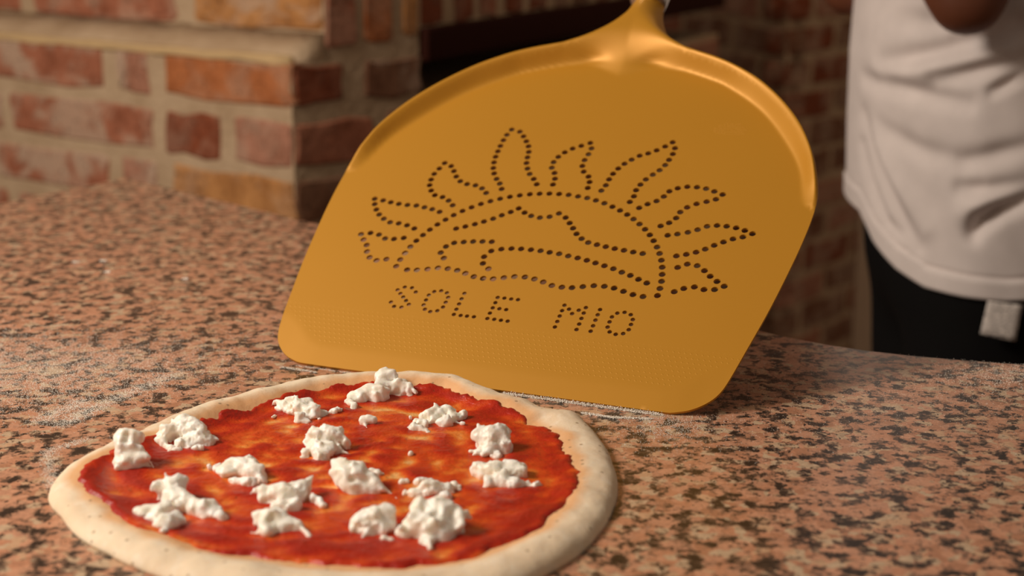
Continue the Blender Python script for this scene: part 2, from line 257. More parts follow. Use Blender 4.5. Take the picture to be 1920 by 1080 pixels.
def m_plain(name, col, rough=.6, metal=0, spec=None, bump=None, sss=0):
    m = Mat(name, rough, metal, spec=spec); c = m.coord()
    n1 = m.noise(c, 40, 3).outputs[0]
    m.l(m.mix(n1, [x * .88 for x in col[:3]] + [1], [min(1, x * 1.1) for x in col[:3]] + [1]), 'Base Color')
    if bump: m.bump(m.noise(c, bump[0], 3).outputs[0], bump[1], bump[2])
    if sss: m.set('Subsurface Weight', sss); m.set('Subsurface Scale', .004); m.set('Subsurface Radius', (1, .5, .3))
    return m.m
def m_gold():
    m = Mat('gold_anodised_aluminium', .49, .25, spec=.5); c = m.coord()
    m.l(m.mix(m.noise(c, 5, 2).outputs[0], (.475, .215, .011, 1), (.52, .238, .014, 1)), 'Base Color')
    # fine embossed dots in the band above the front lip
    s = m.n('ShaderNodeSeparateXYZ', {0: c})
    gx = m.math('ADD', m.math('MULTIPLY', s.outputs[0], 285), m.math('MULTIPLY', s.outputs[1], 142)); gy = m.math('MULTIPLY', s.outputs[1], 285)
    dx = m.math('SUBTRACT', m.math('FRACT', gx), .5); dy = m.math('SUBTRACT', m.math('FRACT', gy), .5)
    r = m.math('SQRT', m.math('ADD', m.math('MULTIPLY', dx, dx), m.math('MULTIPLY', dy, dy)))
    dot = m.ramp(r, [(.06, BW(1)), (.2, BW(0))])
    ax = m.math('ABSOLUTE', s.outputs[0])
    low = m.math('MAXIMUM', .0165, m.math('MULTIPLY_ADD', m.math('SUBTRACT', ax, .112), .72, .0165))
    mask = m.math('MULTIPLY', m.math('GREATER_THAN', s.outputs[1], low), m.math('LESS_THAN', s.outputs[1], .047))
    m.bump(m.math('MULTIPLY', dot, mask), .22, .0004)
    return m.m
def m_dough():
    m = Mat('raw_dough', .75, spec=.3); c = m.coord()
    base = m.ramp(m.noise(c, 26, 4).outputs[0], [(.3, (.73, .56, .385)), (.7, (.82, .68, .50))])
    st = m.n('ShaderNodeAttribute', attribute_name='stain').outputs['Fac']
    base = m.mix(st, base, (.72, .37, .155, 1))
    fl = m.ramp(m.noise(c, 130, 4, .7).outputs[0], [(.50, BW(0)), (.75, BW(.45))])
    base = m.mix(m.math('MULTIPLY', fl, m.math('SUBTRACT', 1, st)), base, (.90, .82, .70, 1))
    sp = m.n('ShaderNodeTexVoronoi', {'Vector': c, 'Scale': 210}); sr = m.n('ShaderNodeSeparateColor', {0: sp.outputs['Color']})
    spk = m.math('MULTIPLY', m.ramp(sp.outputs['Distance'], [(.14, BW(1)), (.24, BW(0))]), m.math('GREATER_THAN', sr.outputs[0], .72))
    m.l(m.mix(m.math('MULTIPLY', spk, .75), base, (.30, .19, .10, 1)), 'Base Color')
    m.bump(m.noise(c, 200, 4).outputs[0], .35, .0012)
    m.set('Subsurface Weight', .12); m.set('Subsurface Scale', .004); m.set('Subsurface Radius', (1, .6, .35)); return m.m
def m_sauce():
    m = Mat('tomato_sauce', .38, spec=.32); c = m.coord()
    t = m.n('ShaderNodeAttribute', attribute_name='thick').outputs['Fac']
    t2 = m.math('ADD', t, m.math('MULTIPLY', m.math('SUBTRACT', m.noise(c, 170, 4, .65).outputs[0], .5), .35))
    base = m.ramp(t2, [(.05, (.78, .40, .14)), (.20, (.74, .20, .030)), (.40, (.60, .070, .008)), (.70, (.45, .022, .004)), (.95, (.34, .013, .004))])
    herb = m.ramp(m.noise(c, 130, 2).outputs[0], [(.72, BW(0)), (.76, BW(.7))])
    m.l(m.mix(herb, base, (.10, .03, .008, 1)), 'Base Color')
    m.bump(m.noise(c, 330, 3, .6).outputs[0], .5, .0016); return m.m
def m_cheese():
    m = Mat('fresh_mozzarella', .38, spec=.45); c = m.coord()
    base = m.ramp(m.noise(c, 70, 3).outputs[0], [(.3, (.90, .84, .70)), (.6, (.95, .92, .86))])
    s = m.n('ShaderNodeAttribute', attribute_name='wet').outputs['Fac']
    base = m.mix(m.math('MULTIPLY', s, m.ramp(m.noise(c, 160, 3).outputs[0], [(.35, BW(.15)), (.65, BW(.85))])), base, (.80, .33, .16, 1))
    m.l(base, 'Base Color'); m.bump(m.noise(c, 520, 3).outputs[0], .35, .0007)
    m.set('Subsurface Weight', .5); m.set('Subsurface Scale', .0045); m.set('Subsurface Radius', (1, .8, .65)); return m.m
def m_tag():
    m = Mat('printed_care_tag', .8); c = m.coord(); s = m.n('ShaderNodeSeparateXYZ', {0: c})
    row = m.math('GREATER_THAN', m.math('FRACT', m.math('MULTIPLY', s.outputs[2], 210)), .5)
    w = m.math('GREATER_THAN', m.noise(c, 420, 1).outputs[0], .46)
    m.l(m.mix(m.math('MULTIPLY', m.math('MULTIPLY', row, w), .75), (.62, .55, .50, 1), (.12, .10, .10, 1)), 'Base Color'); return m.m
GRANITE, BRICK, MORTAR, GOLD = m_granite(), m_brick(), m_mortar(), m_gold()
DOUGH, SAUCE, CHEESE = m_dough(), m_sauce(), m_cheese()
OCHRE = m_plain('sandy_lit_edge', (.50, .34, .17), .95, bump=(120, .5, .003))  # sand tint with the lit brick edge of the ledge painted in
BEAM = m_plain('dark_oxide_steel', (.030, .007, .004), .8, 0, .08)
SLOT_BLACK = m_plain('black_interior', (.006, .005, .004), .95, 0, .1)  # near-black colour for the back of the slot
PLASTER = m_plain('beige_plaster', (.55, .42, .30), .9)
FLOOR = m_plain('terracotta_floor', (.22, .12, .075), .7)
BASE = m_plain('counter_base_render', (.33, .24, .17), .9)
STEEL = m_plain('brushed_aluminium', (.75, .72, .68), .28, 1)
GRIP = m_plain('black_grip', (.02, .02, .02), .6)
FLOUR = m_plain('wheat_flour', (.86, .80, .72), .95, 0, .1)
SHIRT = m_plain('white_cotton', (.66, .585, .56), .95, 0, .15, bump=(900, .25, .0006))
PANTS = m_plain('black_twill', (.006, .0055, .0055), .9, 0, .08)
SKIN = m_plain('brown_skin', (.15, .046, .020), .55, sss=.08)
HAIR = m_plain('dark_hair', (.015, .011, .009), .6)
SHOE = m_plain('black_leather', (.02, .018, .017), .5)
TAG = m_tag()

# ================================================================= setting
def wall_slab(name, pts, z0, z1, mat, label): return structure(prism(name, pts, z0, z1, mat), label)
v, f = box_data(-4, 5, -2, 6.5, -.1, 0)
fl_o = structure(mesh('floor', v, f, FLOOR, None, False), 'dark terracotta floor below the granite counter')
brick_cache = {}
def add_brick(parent, org, du, dn, u0, u1, z0, z1, col, lime=.8, proud=.0025, depth=.05, seed=0):
    """one brick set into a wall: du runs along the face, dn points out of it"""
    rr = random.Random(seed); L, Hh = abs(u1 - u0), z1 - z0
    key = (round(L, 2), round(Hh, 2), seed % 6)
    if key not in brick_cache:
        a, b = L / 2, Hh / 2; ch = min(.006, .16 * min(a, b)); ring = []
        for sx, sz in ((1, -1), (1, 1), (-1, 1), (-1, -1)):
            p = [(sx * a, sz * (b - ch)), (sx * (a - ch), sz * b)]
            if sx * sz > 0: ring += p
            else: ring += p[::-1]
            ring += []
        pts = []
        for k in range(8):
            x, z = ring[k]; pts.append((x + rr.uniform(-.005, .003), z + rr.uniform(-.004, .003)))
            if k % 2 == 1:
                nx, nz = ring[(k + 1) % 8]
                for t in ((.3, .7) if abs(nx - x) > .09 else (.5,)): pts.append((x + (nx - x) * t + rr.uniform(-.003, .003), z + (nz - z) * t + rr.uniform(-.006, .003)))
        n = len(pts); V = []
        for w, s in ((-depth, 0), (-.0025, 0), (0, .0035)):
            for x, z in pts:
                V.append((x - math.copysign(min(s, abs(x)), x), w, z - math.copysign(min(s, abs(z)), z) * .8))
        F = [(r * n + i, r * n + (i + 1) % n, (r + 1) * n + (i + 1) % n, (r + 1) * n + i) for r in (0, 1) for i in range(n)] + [tuple(range(2 * n, 3 * n))]
        me = bpy.data.meshes.new('brick'); me.from_pydata(V, [], F)
        bm = bmesh.new(); bm.from_mesh(me); bmesh.ops.recalc_face_normals(bm, faces=bm.faces); bm.to_mesh(me); bm.free()
        if me.polygons[-1].normal.y < 0:
            me.flip_normals()
        me.materials.append(BRICK); brick_cache[key] = me
    o = bpy.data.objects.new('brick', brick_cache[key]); link(o, parent)
    du = Vector(du); dn = Vector(dn); up = Vector((0, 0, 1))
    if du.cross(dn).dot(up) < 0: du = -du; um = -(u0 + u1) / 2
    else: um = (u0 + u1) / 2
    p = Vector(org) + du * um + dn * proud; M = Matrix((du, dn, up)).transposed().to_4x4(); M.translation = (p.x, p.y, (z0 + z1) / 2)
    o.matrix_world = M; o.color = (*col, lime); return o
ANG_L, ANG_R, ANG_B = R(55), R(47.7), R(28.7)
DL = Vector((-math.sin(ANG_L), math.cos(ANG_L), 0)); NL = Vector((-.5736, -.8192, 0))
DR = Vector((math.sin(ANG_R), math.cos(ANG_R), 0)); NR = Vector((.6730, -.7396, 0))
DB = Vector((math.sin(ANG_B), math.cos(ANG_B), 0)); NB = Vector((DB.y, -DB.x, 0))
PC = Vector((-.2609, 1.8918, 0)); PU = PC + DR * .050; PJ = Vector((-.1175, 2.0223, 0))
mm = lambda z: ZC + z / 1000
XY = lambda p: (p.x, p.y)
# lower pier: mortar body, then its bricks
rb = random.Random(5)
wl = wall_slab('wall_left', [XY(PC), XY(PC + DL * 1.1), XY(PC + DL * 1.1 + DR * .8), XY(PC + DR * .2 - NR * .4), XY(PJ + DR * .0005)], 0, mm(80), MORTAR, 'old brick pier of the oven with thick pale mortar, left of the peel')
wu = wall_slab('wall_upper_left', [XY(PU), XY(PU + DL * 1.1), XY(PU + DL * 1.1 + DR * .75), XY(PU + DR * .15 - NR * .4), XY(PJ + DR * .0005)], mm(80), mm(1500), MORTAR, 'set back upper brickwork above the mortar ledge of the oven pier')
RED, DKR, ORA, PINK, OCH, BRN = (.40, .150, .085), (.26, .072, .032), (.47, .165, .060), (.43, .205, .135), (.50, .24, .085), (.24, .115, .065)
rows_left = [  # (z0, z1, [(u0,u1,colour,lime)...])  from the pier's corner leftwards, mm
 (28, 80, [(0, 212, ORA, .35), (243, 302, PINK, .9), (329, 560, RED, .9), (585, 800, RED, .7), (825, 1050, ORA, .6)]),
 (-46, 8, [(2, 97, PINK, .4), (120, 219, DKR, .25), (243, 522, RED, .8), (542, 760, PINK, .8), (785, 1000, RED, .6)]),
 (-114, -61, [(0, 209, OCH, .3), (241, 305, PINK, .9), (332, 560, RED, .9), (585, 800, PINK, .8), (825, 1050, RED, .8)]),
 (-186, -130, [(0, 100, RED, .5), (125, 330, ORA, .6), (355, 520, RED, .8), (545, 760, RED, .8), (785, 1000, RED, .5)])]
sd = 0
for z0, z1, bs in rows_left:
    for u0, u1, col, lime in bs:
        sd += 1; add_brick(wl, PC, DL, NL, u0 / 1000, u1 / 1000, mm(z0), mm(z1), col, lime, seed=sd)
for k in range(9):                                   # courses below counter level
    z1 = -202 - k * 74; u = -.0 if k % 2 else -.09
    while u < 1.05:
        sd += 1; a = max(0, u); add_brick(wl, PC, DL, NL, a, u + .205, mm(z1 - 54), mm(z1), rb.choice((RED, ORA, PINK, OCH)), .7, seed=sd); u += .228
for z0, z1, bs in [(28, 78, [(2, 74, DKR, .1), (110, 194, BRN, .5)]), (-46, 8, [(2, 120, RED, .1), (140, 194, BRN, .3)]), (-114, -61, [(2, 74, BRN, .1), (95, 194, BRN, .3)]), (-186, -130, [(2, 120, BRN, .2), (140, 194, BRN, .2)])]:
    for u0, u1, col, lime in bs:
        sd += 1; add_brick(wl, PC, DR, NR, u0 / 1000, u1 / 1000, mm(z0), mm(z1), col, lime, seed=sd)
for z0, z1, bs in [(114, 172, [(2, 216, OCH, .7), (252, 532, RED, .5), (558, 780, RED, .6), (800, 1050, RED, .6)]), (190, 245, [(2, 110, RED, .6), (135, 340, ORA, .5), (365, 600, RED, .6), (625, 850, RED, .6)]), (262, 318, [(2, 216, RED, .6), (242, 470, RED, .5), (495, 720, PINK, .6), (745, 1000, RED, .6)])]:
    for u0, u1, col, lime in bs:
        sd += 1; add_brick(wu, PU, DL, NL, u0 / 1000, u1 / 1000, mm(z0), mm(z1), col, lime, seed=sd)
for u0, u1, z0, col in ((52, 95, 97, RED), (109, 150, 99, ORA), (170, 194, 104, OCH)):    # upright bricks on the shaded flank
    sd += 1; add_brick(wu, PC, DR, NR, u0 / 1000, u1 / 1000, mm(z0), mm(z0 + 205), col, .3, seed=sd)
for k in range(9):                                   # courses above the frame
    z0 = 336 + k * 74; u = -.1 if k % 2 else 0
    while u < 1.02:
        sd += 1; a = max(.002, u); add_brick(wu, PU, DL, NL, a, u + .205, mm(z0), mm(z0 + 55), rb.choice((RED, ORA, PINK, OCH)), .6, seed=sd); u += .228
    u = .002 + (.06 if k % 2 else 0)
    while u < .13:
        sd += 1; add_brick(wu, PU, DR, NR, u, min(u + .1, .144), mm(z0), mm(z0 + 55), rb.choice((RED, BRN)), .3, seed=sd); u += .125
# sloping mortar ledge with an edge tinted for sand and for light caught there, on the front face between lower and upper pier
def ledge(name, prof, mat, parent, run=1.08, seg=40):
    V, F = [], []; n = len(prof)
    for i in range(seg + 1):
        p = PC + DL * (run * i / seg)
        for k, (d, z) in enumerate(prof):
            q = p + DR * d + NL * (noise.noise((i * .7, k * 3.3, 1)) * .003); V.append((q.x, q.y, mm(z) + noise.noise((i * .5, k * 2.1, 9)) * .003))
    for i in range(seg):
        for k in range(n - 1): F.append((i * n + k, (i + 1) * n + k, (i + 1) * n + k + 1, i * n + k + 1))
    F.append(tuple(range(n))); F.append(tuple(seg * n + k for k in range(n - 1, -1, -1)))
    o = mesh(name, V, F, mat, parent); fix_normals(o); return o
ledge('mortar_ledge', [(.004, 70), (.003, 86), (.018, 95), (.054, 114), (.056, 80)], MORTAR, wl)
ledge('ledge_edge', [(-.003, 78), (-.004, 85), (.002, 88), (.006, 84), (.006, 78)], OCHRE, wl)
# back wall with the dark beam over the slot-shaped oven mouth
BL = 1.02
def bpt(u, d): q = PJ + DB * u - NB * d; return (q.x, q.y)
wb = wall_slab('wall_back', [bpt(0, 0), bpt(BL, 0), bpt(BL, .35), bpt(0, .35)], mm(108), mm(1500), MORTAR, 'shaded brickwork above the dark beam of the oven')
ws = wall_slab('wall_back_lower', [bpt(0, 0), bpt(BL, 0), bpt(BL, .35), bpt(0, .35)], 0, mm(20), MORTAR, 'shaded brickwork below the oven slot, behind the peel')
u = .008
while u < BL - .06:
    w = rb.uniform(.040, .056); sd += 1
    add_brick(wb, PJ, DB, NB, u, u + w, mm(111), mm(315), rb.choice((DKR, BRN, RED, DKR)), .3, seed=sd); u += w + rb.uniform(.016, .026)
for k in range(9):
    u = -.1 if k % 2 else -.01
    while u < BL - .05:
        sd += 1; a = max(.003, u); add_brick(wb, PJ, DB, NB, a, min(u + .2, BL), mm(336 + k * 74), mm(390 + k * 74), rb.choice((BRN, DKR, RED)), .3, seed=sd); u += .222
for k in range(7):
    u = -.1 if k % 2 else -.01
    while u < BL - .05:
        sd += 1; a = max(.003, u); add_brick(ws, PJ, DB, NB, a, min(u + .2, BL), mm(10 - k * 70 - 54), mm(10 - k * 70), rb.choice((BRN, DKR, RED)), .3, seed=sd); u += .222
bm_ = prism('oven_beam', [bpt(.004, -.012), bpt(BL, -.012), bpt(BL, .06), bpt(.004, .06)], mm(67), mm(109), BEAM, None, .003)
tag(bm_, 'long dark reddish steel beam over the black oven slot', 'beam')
ov = wall_slab('wall_oven_interior', [bpt(0, .30), bpt(BL, .30), bpt(BL, .34), bpt(0, .34)], mm(18), mm(110), SLOT_BLACK, 'black back of the oven slot')
# right pier
PR = Vector((.5493, 3.2179, 0)); DPL = Vector((-math.sin(R(25)), math.cos(R(25)), 0)); NPL = Vector((-math.cos(R(25)), -math.sin(R(25)), 0))
DPR = Vector((math.sin(R(40)), math.cos(R(40)), 0)); NPR = Vector((DPR.y, -DPR.x, 0))
wr = wall_slab('wall_right', [XY(PR), XY(PR + DPR * .36), XY(PR + DPR * .36 + Vector((-.3, .5, 0))), XY(PR + DPL * .8)], 0, mm(1500), MORTAR, 'far shadowed brick pier between the peel and the white shirt')
for k in range(26):
    z1 = 792 - k * 66
    for D, N, ln, ofs in ((DPL, NPL, .78, .0), (DPR, NPR, .36, .11)):
        u = -(.10 if k % 2 else 0) - ofs * 0
        while u < ln - .03:
            sd += 1; a = max(.002, u); b = min(u + .19, ln - .002)
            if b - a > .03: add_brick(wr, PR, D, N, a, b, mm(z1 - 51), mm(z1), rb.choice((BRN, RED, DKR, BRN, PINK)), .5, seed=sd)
            u += .207
PW = PR + DPR * .36
wall_slab('wall_plaster', [XY(PW + Vector((-.012, -.02, 0))), XY(PW + Vector((1.8, -.35, 0))), XY(PW + Vector((1.8, .2, 0))), XY(PW + Vector((0, .3, 0)))], 0, mm(1500), PLASTER, 'beige plaster wall behind the person in the white shirt')

# ================================================================= granite counter
edge = [(-.388, 1.585), (.16, 1.027), (.182, 1.006), (.203, .990), (.224, .977), (.249, .966), (.279, .956), (.316, .9455), (.95, .80), (.95, .36), (-1.17, .36)]
counter = empty('counter', (0, .8, 0)); tag(counter, 'speckled pink granite counter with rounded back corner carrying the pizza', 'counter')
P = [(x, y - .8) for x, y in edge]
slab = prism('granite_worktop', P, ZC - .03, ZC, GRANITE, counter, .003)
cc = np.array(P).mean(0); prism('counter_base', [tuple(cc + (np.array(p) - cc) * .90) for p in P], 0, ZC - .03, BASE, counter)

# ================================================================= pizza peel
E1 = Vector((.91528, -.40282, 0)); E2 = Vector((.33808, .76819, .54368)); EN = E1.cross(E2)
PEEL_O = Vector((-.0221, .8951, ZC + .0021))
peel = empty('pizza_peel'); M = Matrix((E1, E2, EN)).transposed().to_4x4(); M.translation = PEEL_O; peel.matrix_world = M
tag(peel, 'golden perforated pizza peel with sun pattern, propped up behind the pizza', 'pizza peel')
half_out = [(60, 0), (113, 0), (124, 1.6), (132.3, 5.4), (139.8, 12), (144.5, 20), (147.6, 32), (150.6, 49), (156.5, 85), (161.2, 124), (163.3, 150), (163.8, 170), (163, 182), (159.3, 197), (152, 217), (140, 239), (124, 259), (105, 277), (89, 287.5), (71, 296.5), (52, 304), (37, 313), (24, 327), (15.5, 344), (12.4, 358), (12, 366)]
half_in = [(0, 284.5), (6, 286.6), (14, 290.8), (21, 293.6), (28.5, 295), (38, 294.8), (48.8, 292.5), (66, 286), (80, 279), (108.8, 256.5), (131.6, 228), (146.5, 203), (153.5, 178), (156, 172)]
ho = catmull(half_out, 8, False); hi = catmull(half_in, 6, False)
outline = np.concatenate([ho, (ho * [-1, 1])[::-1]])
def resample(L, step, closed=True):
    L = np.concatenate([L, L[:1]]) if closed else L
    s = np.concatenate([[0], np.cumsum(np.hypot(*np.diff(L, axis=0).T))]); n = int(s[-1] / step); t = np.linspace(0, s[-1], n, endpoint=not closed)
    return np.stack([np.interp(t, s, L[:, 0]), np.interp(t, s, L[:, 1])], 1)
outline = resample(outline, 2.6)
inner = np.concatenate([(hi * [-1, 1])[::-1], hi[1:]]); inner_poly = np.concatenate([inner, [(175, 166), (175, -20), (-175, -20), (-175, 166)]])
def sstep(t): t = np.clip(t, 0, 1); return t * t * (3 - 2 * t)
def blade_h(Q):
    Q = np.asarray(Q, float); dout = poly_dist(Q, outline, True); din = poly_dist(Q, inner); ins = in_poly(Q, inner_poly)
    t = np.where(ins, 0, din / np.maximum(din + dout, 1e-6))
    peak = np.interp(Q[:, 1], [163, 170, 180, 190, 205, 235, 270, 300, 330, 370], [0, .8, 3.2, 6.0, 8.5, 10.5, 12.0, 13.8, 15.5, 17.5])
    tt = t * t / (t + .12) * 1.12; flat = sstep((Q[:, 1] - 296) / 26)
    r1 = np.clip(tt / .88, 0, 1); r1 = r1 - .12 * sstep((r1 - .7) / .3); r2 = np.sin(np.pi / 2 * np.clip(tt / .7, 0, 1))
    h = peak * ((r1 * 1.1 - .55 * np.clip((t - .86) / .14, 0, 1) ** 2) * (1 - flat) + (r2 - .7 * np.clip((t - .74) / .26, 0, 1) ** 2) * flat)
    for sx in (-1, 1):                                   # two pressed dimples beside the cusp
        a = (Q[:, 0] - sx * 23 + 3) * sx; b = Q[:, 1] - 300.5 + .012 * (Q[:, 0] - sx * 23) ** 2
        h -= 2.5 * np.exp(-(a / 10) ** 2 - (b / 3.0) ** 2)
    L = np.interp(np.abs(Q[:, 0]), [0, 108, 113, 123, 134.6, 145, 170], [14.6, 14.6, 15.2, 20, 31, 37, 40])
    h -= .05 * np.clip(L - Q[:, 1], 0, 40)
    return h
holes = [(x, y, 2.2) for x, y in BIG_HOLES] + [(x, y, 1.48) for x, y in LETTER_HOLES]
HC = np.array([(x, y) for x, y, r in holes]); pts = [tuple(p) for p in outline]; n0 = len(pts); edges = [(i, (i + 1) % n0) for i in range(n0)]
for x, y, r in holes:
    b = len(pts); K = 14
    pts += [(x + r * math.cos(2 * math.pi * k / K), y + r * math.sin(2 * math.pi * k / K)) for k in range(K)]; edges += [(b + k, b + (k + 1) % K) for k in range(K)]
g = []
for s, (y0, y1) in ((6.0, (42, 165)), (2.0, (165, 366)), (3.0, (0, 42))):
    xs = np.arange(-166, 166, s); ys = np.arange(y0, y1, s); G = np.stack(np.meshgrid(xs, ys), -1).reshape(-1, 2); G[:, 0] += (np.round(G[:, 1] / s) % 2) * s * .5; g.append(G)
G = np.concatenate(g); G = G[in_poly(G, outline)]
di = poly_dist(G, inner); far = in_poly(G, inner_poly) & (di > 7) & (G[:, 1] > 165)
G = G[~far | ((np.abs(np.round(G[:, 0] / 6) * 6 - G[:, 0]) < 1.1) & (np.abs(np.round(G[:, 1] / 6) * 6 - G[:, 1]) < 1.1))]
G = G[poly_dist(G, outline, True) > np.where(G[:, 1] > 160, 4.6, 1.1)]
tn = np.roll(outline, -1, 0) - np.roll(outline, 1, 0); tn /= np.linalg.norm(tn, axis=1)[:, None]; nrm = np.stack([-tn[:, 1], tn[:, 0]], 1)
for dd in (1.2, 2.4, 3.7):                            # even rows of points along the rolled rim
    ring = (outline + nrm * dd)[outline[:, 1] > 160]; ring = ring[in_poly(ring, outline) & (poly_dist(ring, outline, True) > dd * .9)]; G = np.concatenate([G, ring])
dh = np.full(len(G), 1e9)
for x, y, r in holes: dh = np.minimum(dh, np.hypot(G[:, 0] - x, G[:, 1] - y) - r)
G = G[dh > 1.3]; pts += [tuple(p) for p in G]
vo, eo, fo, *_ = delaunay_2d_cdt([Vector(p) for p in pts], edges, [], 0, 1e-5)
V2 = np.array([(p.x, p.y) for p in vo]); cen = np.array([V2[list(t)].mean(0) for t in fo])
keep = in_poly(cen, outline)
for x, y, r in holes: keep &= np.hypot(cen[:, 0] - x, cen[:, 1] - y) > r * .96
tris = [tuple(t) for t, k in zip(fo, keep) if k]
tris = [t if np.cross(V2[t[1]] - V2[t[0]], V2[t[2]] - V2[t[0]]) > 0 else t[::-1] for t in tris]
Hz = blade_h(V2); TH = 1.5; n = len(V2)
top = np.column_stack([V2, Hz]) / 1000; bot = np.column_stack([V2, Hz - TH]) / 1000
ec = {}
for t in tris:
    for a, b in ((t[0], t[1]), (t[1], t[2]), (t[2], t[0])): ec[(a, b)] = 1
bnd = [(a, b) for a, b in ec if (b, a) not in ec]
bv = sorted({i for e in bnd for i in e}); mp = {i: k for k, i in enumerate(bv)}; nb = len(bv)
verts = np.concatenate([top, bot, top[bv], bot[bv]])
faces = tris + [(t[2] + n, t[1] + n, t[0] + n) for t in tris] + [(2 * n + mp[b], 2 * n + mp[a], 2 * n + nb + mp[a], 2 * n + nb + mp[b]) for a, b in bnd]
blade = mesh('blade', verts, faces, GOLD, peel)
blade['label'] = 'gold blade pierced with a rising sun over waves and the words SOLE MIO'
# tiny embossed sun emblem high on the right of the blade
EV, EF = [], []
bc = np.array(BIG_HOLES).mean(0)
for i, (x, y) in enumerate(BIG_HOLES):
    if i % 2: continue
    px, py = 92.7 + (x - bc[0]) * .082, 238 + (y - bc[1]) * .082; b = len(EV); r = .55
    EV += [((px + r * math.cos(k * 1.0472)) / 1000, (py + r * math.sin(k * 1.0472)) / 1000, -.00003) for k in range(6)] + [(px / 1000, py / 1000, .00026)]
    EF += [(b + k, b + (k + 1) % 6, b + 6) for k in range(6)]
emb = mesh('embossed_emblem', EV, EF, GOLD, peel); emb['label'] = 'faint embossed sun emblem'
def lathe(name, prof, mat, parent, seg=28):
    """prof: (distance along the handle axis, radius, height above blade plane) in metres, axis along local Y"""
    V, F = [], []
    for y, r, z in prof:
        for k in range(seg): V.append((r * math.cos(2 * math.pi * k / seg), y, z + r * math.sin(2 * math.pi * k / seg)))
    for i in range(len(prof) - 1):
        for k in range(seg): F.append((i * seg + k, i * seg + (k + 1) % seg, (i + 1) * seg + (k + 1) % seg, (i + 1) * seg + k))
    F += [tuple(range(seg)), tuple((len(prof) - 1) * seg + k for k in range(seg))]
    o = mesh(name, V, F, mat, parent); fix_normals(o); return o
zt = lambda y: .0075 + (y - .36) * .02
lathe('neck_socket', [(.330, .003, .006), (.345, .006, .006), (.358, .0085, .0065), (.366, .0115, .0072), (.374, .0115, .0075)], GOLD, peel)
lathe('ferrule', [(.359, .0128, .0072), (.360, .0135, .0072), (.385, .0135, zt(.385)), (.387, .0125, zt(.387))], STEEL, peel)['label'] = 'silver ferrule'
lathe('handle', [(.38, .011, zt(.38)), (1.045, .011, zt(1.045)), (1.05, .009, zt(1.05))], STEEL, peel)['label'] = 'slim silver handle tube'
lathe('end_cap', [(1.045, .0125, zt(1.045)), (1.075, .0130, zt(1.075)), (1.080, .010, zt(1.08))], GRIP, peel)

# ================================================================= pizza
CX, CY = -.088, .765
PIZ = [(-175.3, 136.7), (-167.9, 140.9), (-162.2, 142.5), (-158.0, 141.8), (-151.6, 139.5), (-139.6, 141.1), (-130.4, 141.1), (-120.6, 144.5), (-115.2, 146.6), (-105.9, 152.2), (-94.6, 159.7), (-82.9, 165.5), (-71.8, 169.7), (-60.7, 170.8), (-52.3, 166.3), (-44.0, 161.4), (-34.9, 154.5), (-22.5, 147.2), (-11.9, 143.0), (0.1, 139.4), (13.4, 139.6), (24.2, 141.8), (29.5, 144.9), (31.6, 137.8), (37.5, 133.3), (41.8, 134.2), (49.7, 131.4), (58.9, 134.8), (66.7, 143.7), (70.4, 141.2), (74.6, 142.4), (80.9, 139.1), (93.9, 134.5), (102.0, 131.9), (115.7, 120.5), (130.9, 116.4), (142.3, 114.4), (156.6, 115.1), (163.8, 118.9), (170.4, 124.2), (179.1, 131.5)]
SAU = [(-175.9, 121.1), (-165.5, 128.9), (-163.6, 126.9), (-153.8, 124.5), (-145.2, 119.8), (-138.8, 123.3), (-129.5, 125.1), (-121.6, 121.7), (-111.3, 123.8), (-98.4, 124.1), (-87.6, 126.8), (-75.8, 135.2), (-68.2, 138.2), (-58.3, 141.0), (-50.2, 137.4), (-41.4, 136.7), (-33.3, 130.4), (-20.9, 125.7), (-11.1, 121.8), (3.3, 115.5), (15.3, 117.4), (27.7, 112.3), (41.2, 113.1), (57.5, 116.1), (69.1, 125.9), (73.4, 133.3), (87.1, 131.0), (94.6, 130.2), (100.7, 130.0), (106.6, 134.4), (109.0, 122.3), (116.3, 117.9), (129.0, 111.4), (139.6, 112.2), (148.7, 114.0), (162.0, 113.5), (171.0, 119.5)]
def polar(tab):
    a = np.array(tab); a = a[np.argsort(a[:, 0])]
    A = np.concatenate([a[:, 0] - 360, a[:, 0], a[:, 0] + 360]); B = np.tile(a[:, 1], 3)
    fine = np.arange(-180, 180, .5); r = np.interp(fine, A, B); k = np.array([1, 2, 3, 2, 1.]); k /= k.sum()
    r = np.convolve(np.concatenate([r[-2:], r, r[:2]]), k, 'valid')
    T = [float(v) / 1000 for v in r] * 2
    def look(t):
        a = (math.degrees(t) + 180) % 360 * 2; i = int(a); return T[i] + (T[i + 1] - T[i]) * (a - i)
    return look
R_out, R_sau0 = polar(PIZ), polar(SAU)
def fbm2(x, y, f, seed, o=4):
    return sum(noise.noise((x * f * 2 ** k + seed, y * f * 2 ** k - seed, seed * 1.7)) / 2 ** k for k in range(o))
def rim_lift(t): return max(0., min(1., math.sin(t - .27) * 1.35))          # the far rim is plumper
def sauce_edge(t):
    return min(R_sau0(t), R_out(t) - .0135 - .010 * rim_lift(t)) + .0035 * fbm2(math.cos(t), math.sin(t), 7, 3) + .0012 * fbm2(math.cos(t), math.sin(t), 40, 8, 2)
